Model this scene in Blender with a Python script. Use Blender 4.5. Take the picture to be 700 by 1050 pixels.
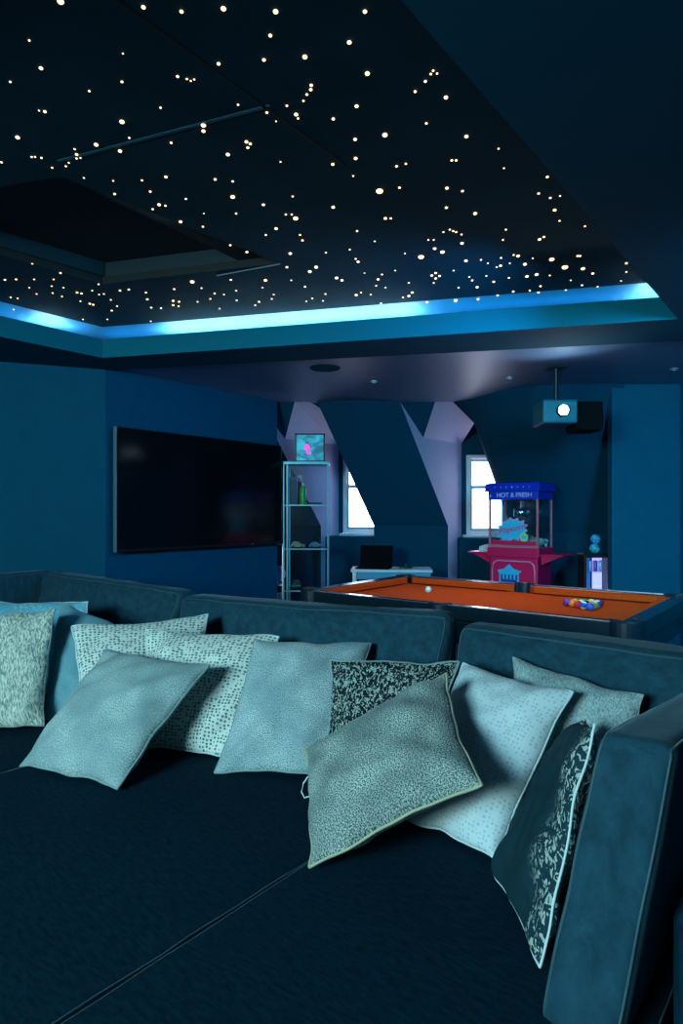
import bpy, bmesh, math, random
from mathutils import Vector, Matrix, noise
random.seed(7)
for o in list(bpy.data.objects): bpy.data.objects.remove(o)
SC = bpy.context.scene; COL = SC.collection
F = 650.0; CAM = Vector((0, 0, 1.4))
U = Vector((math.sin(math.radians(38.5)), math.cos(math.radians(38.5)), 0))     # the room's long axis
W = Vector((U.y, -U.x, 0))                                                       # across the room
RZ = math.radians(-38.5)
def at(px, py, z):      # point of a horizontal plane seen at a picture position
    d = F*(z-1.4)/(525-py); return Vector(((px-350)/F*d, d, z))
def dp(px, py, d): return Vector(((px-350)/F*d, d, 1.4+(525-py)/F*d))
def du(px, py, q):      # point on the plane p.U = q
    r = (px-350)/F; return dp(px, py, q/(U.y+U.x*r))

# ---------------- camera
cd = bpy.data.cameras.new('camera'); cam = bpy.data.objects.new('camera', cd); COL.objects.link(cam)
cam.location = CAM; cam.rotation_euler = (math.pi/2, 0, 0)
cd.sensor_fit = 'VERTICAL'; cd.sensor_height = 36; cd.lens = F/1050*36; cd.clip_start = .05
SC.camera = cam
# ---------------- world
w = bpy.data.worlds.new('sky'); SC.world = w; w.use_nodes = True
w.node_tree.nodes['Background'].inputs[0].default_value = (.74, .78, 1, 1)
w.node_tree.nodes['Background'].inputs[1].default_value = 9
# ---------------- added area lights with unseen sources
def area(name, loc, target, sx, sy, col, e, spread=math.pi):
    l = bpy.data.lights.new(name, 'AREA'); l.shape = 'RECTANGLE'; l.size = sx; l.size_y = sy; l.color = col; l.energy = e; l.spread = spread
    o = bpy.data.objects.new(name, l); COL.objects.link(o); o.location = loc
    o.rotation_euler = (Vector(target)-Vector(loc)).to_track_quat('-Z', 'Y').to_euler(); return o
area('added_key_light', (-2.9, -1.9, 2.2), (.1, 3.0, .8), 1.6, 1.0, (.58, .90, .88), 265)  # added front key light; no screen stands there
area('added_wash_fill', (-2.3, -1.2, 2.4), (.6, 4.5, 1.5), 1.2, .8, (.06, .60, 1), 50)  # added blue fill from behind the camera, no lamp there
area('partition_fill', (1.9, 1.3, 2.4), (2.9, 6.0, 1.1), .6, .5, (.04, .62, 1), 34, math.radians(80))  # added fill that brightens the partition and the cart
area('television_wall_fill', (1.2, 3.4, 2.5), (-1.5, 5.9, 1.5), .6, .4, (.02, .48, 1), 14, math.radians(120))  # added fill for the blue wall, without a lamp of its own
area('pool_fill', (1.2, 4.9, 2.55), (1.1, 4.6, .8), .8, .5, (1, .80, .74), 7, math.radians(120))  # added fill over the table; the ceiling downlights stay unlit
SC.view_settings.view_transform = 'Standard'; SC.view_settings.look = 'None'
SC.view_settings.exposure = 0; SC.view_settings.gamma = 1; SC.view_settings.use_curve_mapping = False

# ---------------- materials
def mat(name, col, rough=.6, metal=0, emit=None, es=0, sheen=0, vary=0, vscale=8, bump=0, bscale=60, spec=.5, coat=0):
    m = bpy.data.materials.new(name); m.use_nodes = True; nt = m.node_tree; b = nt.nodes['Principled BSDF']
    b.inputs['Base Color'].default_value = (*col, 1); b.inputs['Roughness'].default_value = rough
    b.inputs['Metallic'].default_value = metal; b.inputs['Specular IOR Level'].default_value = spec
    if coat: b.inputs['Coat Weight'].default_value = coat
    if sheen: b.inputs['Sheen Weight'].default_value = sheen; b.inputs['Sheen Roughness'].default_value = .4; b.inputs['Sheen Tint'].default_value = (.5, .8, 1, 1)
    if emit: b.inputs['Emission Color'].default_value = (*emit, 1); b.inputs['Emission Strength'].default_value = es
    tc = nt.nodes.new('ShaderNodeTexCoord')
    if vary:
        n = nt.nodes.new('ShaderNodeTexNoise'); n.inputs['Scale'].default_value = vscale; n.inputs['Detail'].default_value = 5
        nt.links.new(tc.outputs['Object'], n.inputs['Vector'])
        r = nt.nodes.new('ShaderNodeValToRGB'); r.color_ramp.elements[0].position = .3; r.color_ramp.elements[1].position = .7
        r.color_ramp.elements[0].color = (*[c*(1-vary) for c in col], 1); r.color_ramp.elements[1].color = (*[min(1, c*(1+vary)) for c in col], 1)
        nt.links.new(n.outputs['Fac'], r.inputs['Fac']); nt.links.new(r.outputs['Color'], b.inputs['Base Color'])
    if bump:
        n = nt.nodes.new('ShaderNodeTexNoise'); n.inputs['Scale'].default_value = bscale; n.inputs['Detail'].default_value = 4
        nt.links.new(tc.outputs['Object'], n.inputs['Vector'])
        bp = nt.nodes.new('ShaderNodeBump'); bp.inputs['Strength'].default_value = bump; bp.inputs['Distance'].default_value = .01
        nt.links.new(n.outputs['Fac'], bp.inputs['Height']); nt.links.new(bp.outputs['Normal'], b.inputs['Normal'])
    return m
def glass(name, tint=(.9, .97, 1), refl=.12):
    m = bpy.data.materials.new(name); m.use_nodes = True; nt = m.node_tree; nt.nodes.clear()
    out = nt.nodes.new('ShaderNodeOutputMaterial'); mx = nt.nodes.new('ShaderNodeMixShader')
    t = nt.nodes.new('ShaderNodeBsdfTransparent'); g = nt.nodes.new('ShaderNodeBsdfGlossy')
    t.inputs[0].default_value = (*tint, 1); g.inputs['Roughness'].default_value = .12; mx.inputs[0].default_value = refl
    nt.links.new(t.outputs[0], mx.inputs[1]); nt.links.new(g.outputs[0], mx.inputs[2]); nt.links.new(mx.outputs[0], out.inputs[0])
    return m
M = {}
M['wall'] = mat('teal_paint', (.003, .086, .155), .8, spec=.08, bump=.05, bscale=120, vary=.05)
M['wall_blue'] = mat('blue_paint', (.001, .080, .175), .8, spec=.08, bump=.05, bscale=120, vary=.05)
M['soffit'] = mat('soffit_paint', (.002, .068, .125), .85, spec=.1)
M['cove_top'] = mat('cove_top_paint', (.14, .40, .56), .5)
M['cove'] = mat('cove_lightened', (.003, .145, .22), .8, spec=.1)  # soffit colour made lighter, standing in for light on the fascia
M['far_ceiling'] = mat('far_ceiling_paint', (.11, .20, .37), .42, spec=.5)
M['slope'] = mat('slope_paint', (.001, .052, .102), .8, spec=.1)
M['lilac'] = mat('reveal_paint', (.50, .42, .62), .7)
M['star'] = mat('star_panel', (.006, .034, .056), .9, spec=.1, vary=.15, vscale=3)
M['groove'] = mat('panel_groove', (.002, .004, .006), .8)
M['seam'] = mat('panel_seam', (.02, .10, .15), .5)
M['hatch'] = mat('hatch_dark', (.006, .012, .015), .7)
M['hatch_step'] = mat('hatch_step', (.005, .028, .042), .6)
M['floor'] = mat('carpet', (.02, .05, .08), .95, bump=.4, bscale=300, vary=.2, vscale=60)
M['white'] = mat('white_paint', (.75, .76, .82), .45)
M['black'] = mat('black_plastic', (.008, .009, .011), .35)
M['screen'] = mat('tv_glass', (.003, .003, .005), .12, spec=.5)
M['matt'] = mat('matt_black', (.003, .004, .005), .9, spec=.1)
M['chrome'] = mat('chrome', (.75, .8, .85), .2, 1)
M['alu'] = mat('aluminium', (.55, .68, .74), .35, .8)
M['glass'] = glass('clear_glass', refl=.035); M['pane'] = glass('window_glass', (.97, .98, 1), .06)
M['case_glass'] = glass('case_glass', (.85, .97, 1), .10)
M['led'] = mat('led', (.1, .5, 1), .5, emit=(.0, .36, .85), es=9)
M['led_hot'] = mat('led_hot', (.5, .8, 1), .5, emit=(.45, .85, 1.0), es=60)
M['warm'] = mat('star_tip', (1, .8, .6), .5, emit=(1, .62, .34), es=2.4)
M['lens'] = mat('projector_lens', (1, 1, 1), .2, emit=(.75, .93, 1), es=30)

# ---------------- mesh helpers
def tagk(o, kind): o['kind'] = kind; return o
def tag(o, label, cat, group=None):
    o['label'] = label; o['category'] = cat
    if group: o['group'] = group
    return o
def thing(name, label, cat, loc, rz=RZ, group=None):
    o = bpy.data.objects.new(name, None); o.empty_display_size = .1; COL.objects.link(o); o.location = loc; o.rotation_euler = (0, 0, rz)
    return tag(o, label, cat, group)
def link(name, bm, m, parent=None, loc=None, smooth=False, rz=0, label=None):
    if loc is not None: bmesh.ops.translate(bm, verts=bm.verts, vec=-Vector(loc))
    me = bpy.data.meshes.new(name); bm.to_mesh(me); bm.free()
    for mm in (m if isinstance(m, (list, tuple)) else [m]): me.materials.append(mm)
    if smooth:
        for p in me.polygons: p.use_smooth = True
    o = bpy.data.objects.new(name, me); COL.objects.link(o)
    if loc is not None: o.location = loc
    o.rotation_euler = (0, 0, rz)
    if parent: o.parent = parent
    if label: o['label'] = label
    return o
def box(bm, x0, y0, z0, x1, y1, z1, bev=0, seg=2, mi=0):
    r = bmesh.ops.create_cube(bm, size=1); vs = r['verts']
    for v in vs: v.co = Vector(((x0+x1)/2+v.co.x*(x1-x0), (y0+y1)/2+v.co.y*(y1-y0), (z0+z1)/2+v.co.z*(z1-z0)))
    fs = list({f for v in vs for f in v.link_faces})
    for f in fs: f.material_index = mi
    if bev:
        es = list({e for v in vs for e in v.link_edges})
        bmesh.ops.bevel(bm, geom=es, offset=bev, segments=seg, affect='EDGES', profile=.5)
    return bm
def bx(*a, **k): return box(bmesh.new(), *a, **k)
def cyl(bm, c, r, h, r2=None, seg=24, axis='z', mi=0):
    res = bmesh.ops.create_cone(bm, cap_ends=True, segments=seg, radius1=r, radius2=r if r2 is None else r2, depth=h)
    R = {'z': Matrix(), 'x': Matrix.Rotation(math.pi/2, 4, 'Y'), 'y': Matrix.Rotation(-math.pi/2, 4, 'X')}[axis]
    for v in res['verts']: v.co = R @ v.co + Vector(c)
    for f in {f for v in res['verts'] for f in v.link_faces}: f.material_index = mi
    return bm
def sph(bm, c, r, seg=16, sc=(1, 1, 1), mi=0):
    res = bmesh.ops.create_uvsphere(bm, u_segments=seg, v_segments=seg//2+2, radius=r)
    for v in res['verts']: v.co = Vector((v.co.x*sc[0], v.co.y*sc[1], v.co.z*sc[2]))+Vector(c)
    for f in {f for v in res['verts'] for f in v.link_faces}: f.material_index = mi
    return bm
def lathe(bm, prof, c=(0, 0, 0), seg=20, mi=0):
    rings = [[bm.verts.new((c[0]+r*math.cos(2*math.pi*i/seg), c[1]+r*math.sin(2*math.pi*i/seg), c[2]+z)) for i in range(seg)] for r, z in prof]
    for a, b in zip(rings, rings[1:]):
        for i in range(seg): bm.faces.new((a[i], a[(i+1) % seg], b[(i+1) % seg], b[i])).material_index = mi
    bm.faces.new(rings[0][::-1]); bm.faces.new(rings[-1]); return bm
def tube(bm, pts, r, seg=6, closed=False, mi=0):
    pts = [Vector(p) for p in pts]; n = len(pts); rings = []
    for i, p in enumerate(pts):
        a = pts[(i-1) % n] if (closed or i > 0) else p; b = pts[(i+1) % n] if (closed or i < n-1) else p
        t = (b-a).normalized(); x = t.cross(Vector((0, 0, 1)))
        if x.length < .05: x = t.cross(Vector((1, 0, 0)))
        x.normalize(); y = t.cross(x)
        rings.append([bm.verts.new(p+(x*math.cos(2*math.pi*k/seg)+y*math.sin(2*math.pi*k/seg))*r) for k in range(seg)])
    rg = range(n if closed else n-1)
    for i in rg:
        A, B = rings[i], rings[(i+1) % n]
        for k in range(seg): bm.faces.new((A[k], A[(k+1) % seg], B[(k+1) % seg], B[k])).material_index = mi
    if not closed: bm.faces.new(rings[0][::-1]); bm.faces.new(rings[-1])
    return bm
def poly(bm, pts, mi=0):
    f = bm.faces.new([bm.verts.new(p) for p in pts]); f.material_index = mi; return bm
def prism(bm, pts, vec, mi=0):      # a polygon given a thickness
    a = [bm.verts.new(p) for p in pts]; b = [bm.verts.new(Vector(p)+Vector(vec)) for p in pts]; n = len(a)
    bm.faces.new(a).material_index = mi; bm.faces.new(b[::-1]).material_index = mi
    for i in range(n): bm.faces.new((a[i], b[i], b[(i+1) % n], a[(i+1) % n])).material_index = mi
    bmesh.ops.recalc_face_normals(bm, faces=bm.faces); return bm
def V3(p, z): return Vector((p[0], p[1], z))
def struct(name, bm, m):
    o = link(name, bm, m); o['kind'] = 'structure'; return o

# ================= THE ROOM =================
ZB, ZC, ZL, ZS = 2.60, 2.62, 2.744, 2.84
struct('floor', bx(-5.6, -3.2, -.1, 3.5, 8.5, 0), M['floor'])
Wc = at(108, 379, ZB); Wc.z = 0
LD = Vector((-.934, -.357, 0)); Wl = Wc+LD*3.5
E = Wc+U*2.06
def wall(name, a, b, th, m, z0=0, z1=2.75):     # wall a->b, thickness vector th
    a = V3(a, z0); b = V3(b, z0); h = Vector((0, 0, z1-z0))
    bm = bmesh.new(); prism(bm, [a, b, b+h, a+h], th); return struct(name, bm, m)
wall('wall_left', Wc, Wl, Vector((-.357, .934, 0))*.12, M['wall'])
wall('wall_back_left', Wl, (Wl.x, -3.1), (-.12, 0, 0), M['wall'])
wall('wall_rear', (Wl.x, -3), (3.3, -3), (0, -.12, 0), M['wall'])
wall('wall_television', Wc, E, -W*.12, M['wall_blue'])
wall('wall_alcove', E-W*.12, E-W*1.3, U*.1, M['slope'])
wall('wall_alcove_side', (-1.75, 7.5), (-1.75, 8.3), (-.1, 0, 0), M['slope'])
wall('wall_right', (3.23, -3.1), (3.23, 6.1), (.12, 0, 0), M['wall'])
PA = Vector((2.58, 6.05, 0))
wall('wall_partition', PA, (3.24, 6.05), (0, .1, 0), M['wall'])
wall('wall_partition_side', PA+Vector((0, .1, 0)), PA+U*2.7, W*.1, M['slope'])

# soffit with the opening for the star ceiling
A = at(105, 367, ZB); B = at(695, 327, ZB); Bn = B-U*4.2; An = A-U*4.2
def beam_y(x): return 5.38-.2117*(x+2.03)
oc = [V3((-5.6, beam_y(-5.6)), ZB), V3((3.4, beam_y(3.4)), ZB), V3((3.4, -3.2), ZB), V3((-5.6, -3.2), ZB)]
ic = [A, B, Bn, An]
bm = bmesh.new()
for i in range(4): poly(bm, [oc[i], oc[(i+1) % 4], ic[(i+1) % 4], ic[i]])
poly(bm, [oc[0], oc[1], oc[1]+Vector((0, 0, .04)), oc[0]+Vector((0, 0, .04))])
struct('ceiling', bm, M['soffit'])
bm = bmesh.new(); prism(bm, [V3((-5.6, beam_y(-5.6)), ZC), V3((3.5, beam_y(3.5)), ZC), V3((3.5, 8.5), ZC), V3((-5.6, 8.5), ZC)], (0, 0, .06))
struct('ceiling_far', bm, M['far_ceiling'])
# cove: fascia, ledge, outer wall
def isect(p, d, q, e):
    t = ((q.x-p.x)*e.y-(q.y-p.y)*e.x)/(d.x*e.y-d.y*e.x); return p+d*t
dAB = (B-A).normalized(); nAB = Vector((-dAB.y, dAB.x, 0)); nAB = nAB if nAB.y > 0 else -nAB
OUT = .42
def off(k): 
    a = isect(A+nAB*k, dAB, A-W*k, U); b = isect(A+nAB*k, dAB, B, U); an = An-W*k
    return a, b, an
def up(p, z): return Vector((p.x, p.y, z))
bm = bmesh.new()
for p, q in ((An, A), (A, B), (B, Bn), (Bn, An)):
    n = Vector((-(q-p).y, (q-p).x, 0)).normalized()
    poly(bm, [up(p, ZB), up(q, ZB), up(q, ZL), up(p, ZL)])
a1, b1, an1 = off(.018)
poly(bm, [up(A, ZL), up(B, ZL), up(b1, ZL), up(a1, ZL)]); poly(bm, [up(An, ZL), up(A, ZL), up(a1, ZL), up(an1, ZL)])
poly(bm, [up(a1, ZL), up(b1, ZL), up(b1, 2.66), up(a1, 2.66)]); poly(bm, [up(an1, ZL), up(a1, ZL), up(a1, 2.66), up(an1, 2.66)])
a2, b2, an2 = off(OUT)
poly(bm, [up(a1, 2.66), up(b1, 2.66), up(b2, 2.66), up(a2, 2.66)]); poly(bm, [up(an1, 2.66), up(a1, 2.66), up(a2, 2.66), up(an2, 2.66)])
poly(bm, [up(a2, 2.66), up(b2, 2.66), up(b2, ZS), up(a2, ZS)]); poly(bm, [up(an2, 2.66), up(a2, 2.66), up(a2, ZS), up(an2, ZS)])
for p, q in ((b2, Bn), (Bn, An), (An, an2)): poly(bm, [up(p, ZB), up(q, ZB), up(q, ZS), up(p, ZS)])
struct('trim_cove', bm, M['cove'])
# star ceiling with the hatch
HA, HB, HN = at(105, 291, ZS), at(287, 270, ZS), at(62, 181, ZS); HL = HA-(HB-HN)
s_out = [up(A, ZS), up(B, ZS), up(Bn, ZS), up(An, ZS)]; s_in = [HA, HB, HN, HL]
bm = bmesh.new()
for i in range(4): poly(bm, [s_out[i], s_out[(i+1) % 4], s_in[(i+1) % 4], s_in[i]])
struct('ceiling_star', bm, M['star'])
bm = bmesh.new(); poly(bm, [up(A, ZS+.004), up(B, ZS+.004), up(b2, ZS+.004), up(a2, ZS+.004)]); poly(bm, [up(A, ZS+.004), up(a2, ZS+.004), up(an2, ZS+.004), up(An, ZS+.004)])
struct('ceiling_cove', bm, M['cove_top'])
g = []
def inset(q, ks):
    c = sum(q, Vector())/4; return [p+(c-p)*k for p, k in zip(q, ks)]
s1 = s_in; h1 = [p+Vector((0, 0, .045)) for p in s1]
cx = (HB-HA)
s2 = [h1[0]+(h1[1]-h1[0])*.02, h1[1]+(h1[0]-h1[1])*.22, h1[2]+(h1[3]-h1[2])*.06, h1[3]]
h2 = [p+Vector((0, 0, .085)) for p in s2]
bm = bmesh.new()
for i in range(4):
    j = (i+1) % 4
    poly(bm, [s1[i], s1[j], h1[j], h1[i]], 0); poly(bm, [h1[i], h1[j], s2[j], s2[i]], 0); poly(bm, [s2[i], s2[j], h2[j], h2[i]], 1)
poly(bm, h2, 0)
struct('ceiling_hatch', bm, [M['hatch'], M['hatch_step']])
bm = bmesh.new(); tube(bm, [at(222, 282.5, ZS-.001), at(287, 270.5, ZS-.001)], .004); struct('trim_hatch_highlight', bm, M['alu'])  # thin metal tube laid in as the highlight along the hatch lip
def strip(name, p, q, wd, m, n):
    d = (q-p).normalized(); s = Vector((-d.y, d.x, 0))*wd/2; bm = bmesh.new()
    prism(bm, [p-s, q-s, q+s, p+s], (0, 0, -.003)); return struct(name, bm, m)
strip('trim_1', at(100, -15, ZS), at(352, 168, ZS), .012, M['groove'], 1)
strip('trim_2', at(60, 165, ZS), at(277, 108, ZS), .014, M['seam'], 2)
# led strips lying on the ledge
def ledrun(p, q, m, label):
    bm = bmesh.new(); d = (q-p).normalized(); s = Vector((-d.y, d.x, 0))*.012
    prism(bm, [up(p-s, 2.745), up(q-s, 2.745), up(q+s, 2.745), up(p+s, 2.745)], (0, 0, .012))
    s2 = s*1.6; prism(bm, [up(p-s2, 2.66), up(q-s2, 2.66), up(q+s2, 2.66), up(p+s2, 2.66)], (0, 0, .083), 1)
    o = link('led_strip', bm, [m, M['alu']], loc=up(p, 2.66)); tag(o, label, 'led strip', 'blue led strips in the ceiling cove')
a3, b3, an3 = off(.22)
L3 = b3-a3
cuts = [(0, .13, 'led'), (.13, .60, 'led_hot'), (.60, .93, 'led'), (.93, 1, 'led_hot')]
labs = ['blue led strip at the corner end of the far cove', 'white-hot middle run of the far cove led strip, its brightest stretch', 'blue led run in the far cove above the projector side', 'short bright led end run at the right tip of the far cove']
for (t0, t1, mm), lb in zip(cuts, labs): ledrun(a3+L3*(t0+.002), a3+L3*(t1-.002), M[mm], lb)
L4 = an3-a3
ledrun(a3+L4*.03, a3+L4*.075, M['led'], 'blue led strip in the left cove next to the corner')
ledrun(a3+L4*.077, a3+L4*.13, M['led_hot'], 'short bright led run in the left cove near the corner')
ledrun(a3+L4*.132, a3+L4*.6, M['led'], 'long blue led strip along the left cove')

# ---- attic end: slopes, dormers, window wall
TL, TR = dp(325, 412, 7.02), dp(410, 412, 7.02); BL, BR = TL+U*1.08, TR+U*1.08
BL.z = BR.z = 1.23; TL.z = TR.z = ZC
def grow(bm, th=None): return bm
def quadgrid(bm, p00, p10, p11, p01, nx=1, ny=1, mi=0, bulge=0):
    g = [[None]*(ny+1) for _ in range(nx+1)]
    for i in range(nx+1):
        for j in range(ny+1):
            s, t = i/nx, j/ny; p = (p00*(1-s)+p10*s)*(1-t)+(p01*(1-s)+p11*s)*t
            p = p-Vector((0, bulge*math.sin(math.pi*s)*(1-t), 0)); g[i][j] = bm.verts.new(p)
    for i in range(nx):
        for j in range(ny):
            f = bm.faces.new((g[i][j], g[i+1][j], g[i+1][j+1], g[i][j+1])); f.material_index = mi; f.smooth = True
    return bm
bm = bmesh.new(); quadgrid(bm, TL, TR, BR, BL, 12, 8, 0, .12)
poly(bm, [BL, BR, up(BR, 0), up(BL, 0)]); poly(bm, [BL, up(BL, 0), up(BL+U*.35, 0), up(BL+U*.35, 1.23)]); poly(bm, [TL, BL, up(BL+U*.35, 1.23), up(BL+U*.35, ZC)])
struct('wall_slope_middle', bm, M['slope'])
WY = 8.14
K2 = Vector((1.54, WY, 0)); E2 = Vector((.956, 7.407, 2.268)); D2 = up(K2, 2.277)
bm = bmesh.new()
poly(bm, [BR, up(K2, 1.23), D2, E2, TR]); poly(bm, [BR, up(BR, 0), K2, up(K2, 1.23)])
A2, B2 = dp(446, 412, 7.02), dp(464, 412, 7.02); C2 = dp(486, 434, 7.6); A2.z = B2.z = ZC
struct('wall_cheek_2', bm, M['lilac'])
bm = bmesh.new(); poly(bm, [A2, B2, C2]); poly(bm, [A2, C2, D2]); poly(bm, [A2, D2, E2]); struct('ceiling_dormer_2', bm, M['lilac'])
bm = bmesh.new(); poly(bm, [TR, A2, E2]); struct('wall_dormer_side_2', bm, M['slope'])
K1 = Vector((-.037, WY, 0)); E1 = Vector((-.655, 7.363, 2.25)); D1 = up(K1, 2.26)
T1 = K1-U*1.431; T1.z = ZC
bm = bmesh.new(); b1_ = K1-U*.35
poly(bm, [up(b1_, 1.23), up(K1, 1.23), D1, E1, T1]); poly(bm, [up(b1_, 1.23), up(b1_, 0), K1, up(K1, 1.23)]); struct('wall_cheek_1', bm, M['lilac'])
A1, B1 = dp(302, 412, 7.02), dp(318, 412, 7.02); A1.z = B1.z = ZC; C1 = dp(352, 434, 7.6)
bm = bmesh.new(); poly(bm, [A1, B1, C1]); poly(bm, [A1, C1, D1]); poly(bm, [A1, D1, E1]); struct('ceiling_dormer_1', bm, M['lilac'])
bm = bmesh.new(); poly(bm, [T1, A1, E1]); struct('wall_dormer_side_1', bm, M['slope'])
TLL = T1-Vector((1.2, 0, 0)); bm = bmesh.new(); quadgrid(bm, TLL, T1, up(b1_, 1.23), up(b1_-Vector((1.2, 0, 0)), 1.23)); struct('wall_slope_left', bm, M['slope'])
# right slope
tops = [(464, 412), (476, 411), (500, 404), (524, 397.5), (560, 394.5), (600, 393.6), (640, 393.4)]
bots = [(525, 7.75), (533, 7.7), (545, 7.62), (560, 7.5), (585, 7.3), (618, 7.05), (650, 6.9)]
bm = bmesh.new(); rows = []
for i, ((tx, ty), (b_x, bd)) in enumerate(zip(tops, bots)):
    t = at(tx, ty, ZC); b = Vector(((b_x-350)/F*bd, bd, 1.16)); mid = C2 if i == 0 else t+(b-t)*.13
    rows.append([bm.verts.new(q) for q in (t, mid, t*.0+mid+(b-mid)*.5, b, up(b, 0))])
for r0, r1 in zip(rows, rows[1:]):
    for k in range(4):
        f = bm.faces.new((r0[k], r1[k], r1[k+1], r0[k+1])); f.smooth = k < 3
struct('wall_slope_right', bm, M['slope'])
# window wall with two openings
wz = [0, 1.11, 2.13, 2.75]; wx = [-1.8, .02, .56, 1.60, 2.14, 4.0]
bm = bmesh.new()
for i in range(5):
    for k in range(3):
        if k == 1 and i in (1, 3): continue
        box(bm, wx[i], WY, wz[k], wx[i+1], WY+.1, wz[k+1])
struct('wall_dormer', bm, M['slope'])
def window(n, x0, x1, z0, z1):
    bm = bmesh.new(); y0, y1 = WY-.03, WY+.08; t = .045
    box(bm, x0, y0, z0, x0+t, y1, z1, .006); box(bm, x1-t, y0, z0, x1, y1, z1, .006); box(bm, x0+t, y0, z1-t, x1-t, y1, z1, .006); box(bm, x0+t, y0, z0, x1-t, y1, z0+t, .006)
    o = struct('window_%d' % n, bm, M['white'])
    zm = (z0+z1)/2+.10
    for s, (a, b, yy) in enumerate(((z0+t, zm+.02, .0), (zm-.02, z1-t, .04))):
        bm = bmesh.new(); k = .035; X0, X1 = x0+t, x1-t; Y0, Y1 = WY+yy, WY+yy+.035
        box(bm, X0, Y0, a, X0+k, Y1, b); box(bm, X1-k, Y0, a, X1, Y1, b); box(bm, X0+k, Y0, a, X1-k, Y1, a+k); box(bm, X0+k, Y0, b-k, X1-k, Y1, b)
        sh = link('window_sash', bm, M['sashm'], o)
        link('window_pane', bx(X0+k, Y0+.012, a+k, X1-k, Y0+.018, b-k), M['pane'], sh)
    link('window_sill', bx(x0-.05, WY-.10, z0-.03, x1+.05, WY-.005, z0, .006), M['white'], o)
    link('window_latch', bx((x0+x1)/2-.03, WY-.02, zm+.02, (x0+x1)/2+.03, WY+.0, zm+.04, .004), M['alu'], o)
    p = area('sky_portal', ((x0+x1)/2, WY+.14, (z0+z1)/2), ((x0+x1)/2, 0, (z0+z1)/2), x1-x0, z1-z0, (1, 1, 1), 1); p.data.cycles.is_portal = True
M['sashm'] = mat('sash_paint', (.35, .5, .6), .5)
window(1, .02, .56, 1.13, 2.13); window(2, 1.60, 2.14, 1.11, 2.13)
bm = bx(-.3, 7.93, 0, .42, 8.12, 1.10, .03, 3); struct('trim_window_bench', bm, M['slope'])
bm = bx(1.47, 7.93, 0, 2.2, 8.12, 1.08, .03, 3); struct('trim_window_ledge', bm, M['slope'])
# ceiling fittings
def fit(px, py, r, label, speaker=False):
    c = at(px, py, ZC); bm = bmesh.new()
    if speaker:
        o = tag(link('ceiling_speaker', lathe(bm, [(r, 0), (r, -.006), (r*.95, -.01), (r*.9, -.006), (.001, -.006)], c=c), M['soffit'], loc=c), label, 'speaker'); return
    t = thing('ceiling_downlight', label, 'light', c, 0)
    link('bezel', lathe(bm, [(r, 0), (r, -.006), (r*.75, -.01), (r*.7, -.002)]), M['alu'], t)
    link('lamp', lathe(bmesh.new(), [(r*.68, -.001), (r*.6, -.004), (.002, -.005)]), M['black'], t)
fit(333, 377, .13, 'round dark ceiling speaker grille above the end of the television', True)
fit(383, 391, .035, 'small unlit round downlight in the far ceiling above the sloped wall')
fit(523, 387, .035, 'small unlit round downlight in the far ceiling left of the projector')
fit(691, 378, .035, 'small unlit round downlight near the right picture edge above the partition wall')

# ---------------- stars
S1 = """124,3,4 60,83,1.4 84,140,2.4 21,168,1.4 183,187,1.4 252,110,1.1 250,168,1.6 80,227,1.1 92,229,2 250,250,3 36,282,2.6 197,297,2.6 246,310,2.3 294,15,2.6 372,24,2.4 458,18,3.2 565,24,3.2 554,73,2.3 541,123,2.2 448,131,2.2 364,157,1.8 383,162,1.3 391,166,1.2 398,163,1.2 329,221,1.4 625,117,3 638,175,2 637,184,2 629,194,1.6 622,207,1.4 588,217,1.5 607,235,2.4 611,243,1.4 547,231,1.6 566,249,1 488,215,1.4 683,244,2 417,257,3 417,269,2.4 351,293,1.6 265,283,1.3 505,291,2.2 513,295,1.8 508,303,1.8 467,317,2.4 575,332,1.1 682,337,2 3,333,1.4 65,322,1.2 72,322,1.2 85,324,1.3 153,306,1.3 157,317,1.8 157,325,1.3 165,324,1.1 141,334,1.1 135,341,1.2 107,344,1.2 172,365,1.1 232,371,1.1 235,398,1.6 291,370,1.3 340,363,2 308,393,1.5 326,420,2.1 313,429,1.4 339,422,1.4 381,408,1.3 370,455,2 418,438,.9 416,465,1.3 441,368,1.8 477,372,1.4 477,404,2.8 484,438,1.3 540,420,1.8 600,403,1.3 586,440,1.3 598,440,1.3 606,448,3 566,469,2 545,482,1.3 615,482,1.3 620,493,1.5 683,425,2.1 472,503,1.4 506,517,1.7 595,520,2 588,548,1.6 668,518,1.2 648,548,2.2 635,557,2.2 690,570,2 394,578,2.6 473,574,1.4 544,575,2 66,541,1 33,573,1.3 10,574,1.3 70,573,1 22,610,1 36,612,1 124,560,1.4 110,573,1 106,587,1 108,601,1 127,608,1 158,600,1.4 167,602,1.3 189,596,1 202,583,1.1 213,603,1 203,604,1 184,623,1.4 191,625,1.3 165,618,1 227,615,1.1 240,628,1.1 229,637,1.2 246,596,1.4 264,594,1.4 299,600,1.2 302,614,1.4 310,631,1.2 330,632,1.2 357,593,1.3 355,617,1.5 355,626,1.4 367,619,1.3 366,628,1.2 413,591,1.1 405,619,1.1 431,613,1.2 440,602,1.3 459,604,1.1 484,596,1.3 485,616,1.3 450,633,1.1 523,626,1.1 531,619,1.3 538,590,1.1 561,604,1.2 557,613,1.2 597,575,1.1 625,588,1.4 628,618,1.1 640,612,1.2 667,603,1.2 662,617,1.1 170,655,1 220,655,1 309,659,1 28,635,1 130,590,1 75,603,1 60,590,.9"""
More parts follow.
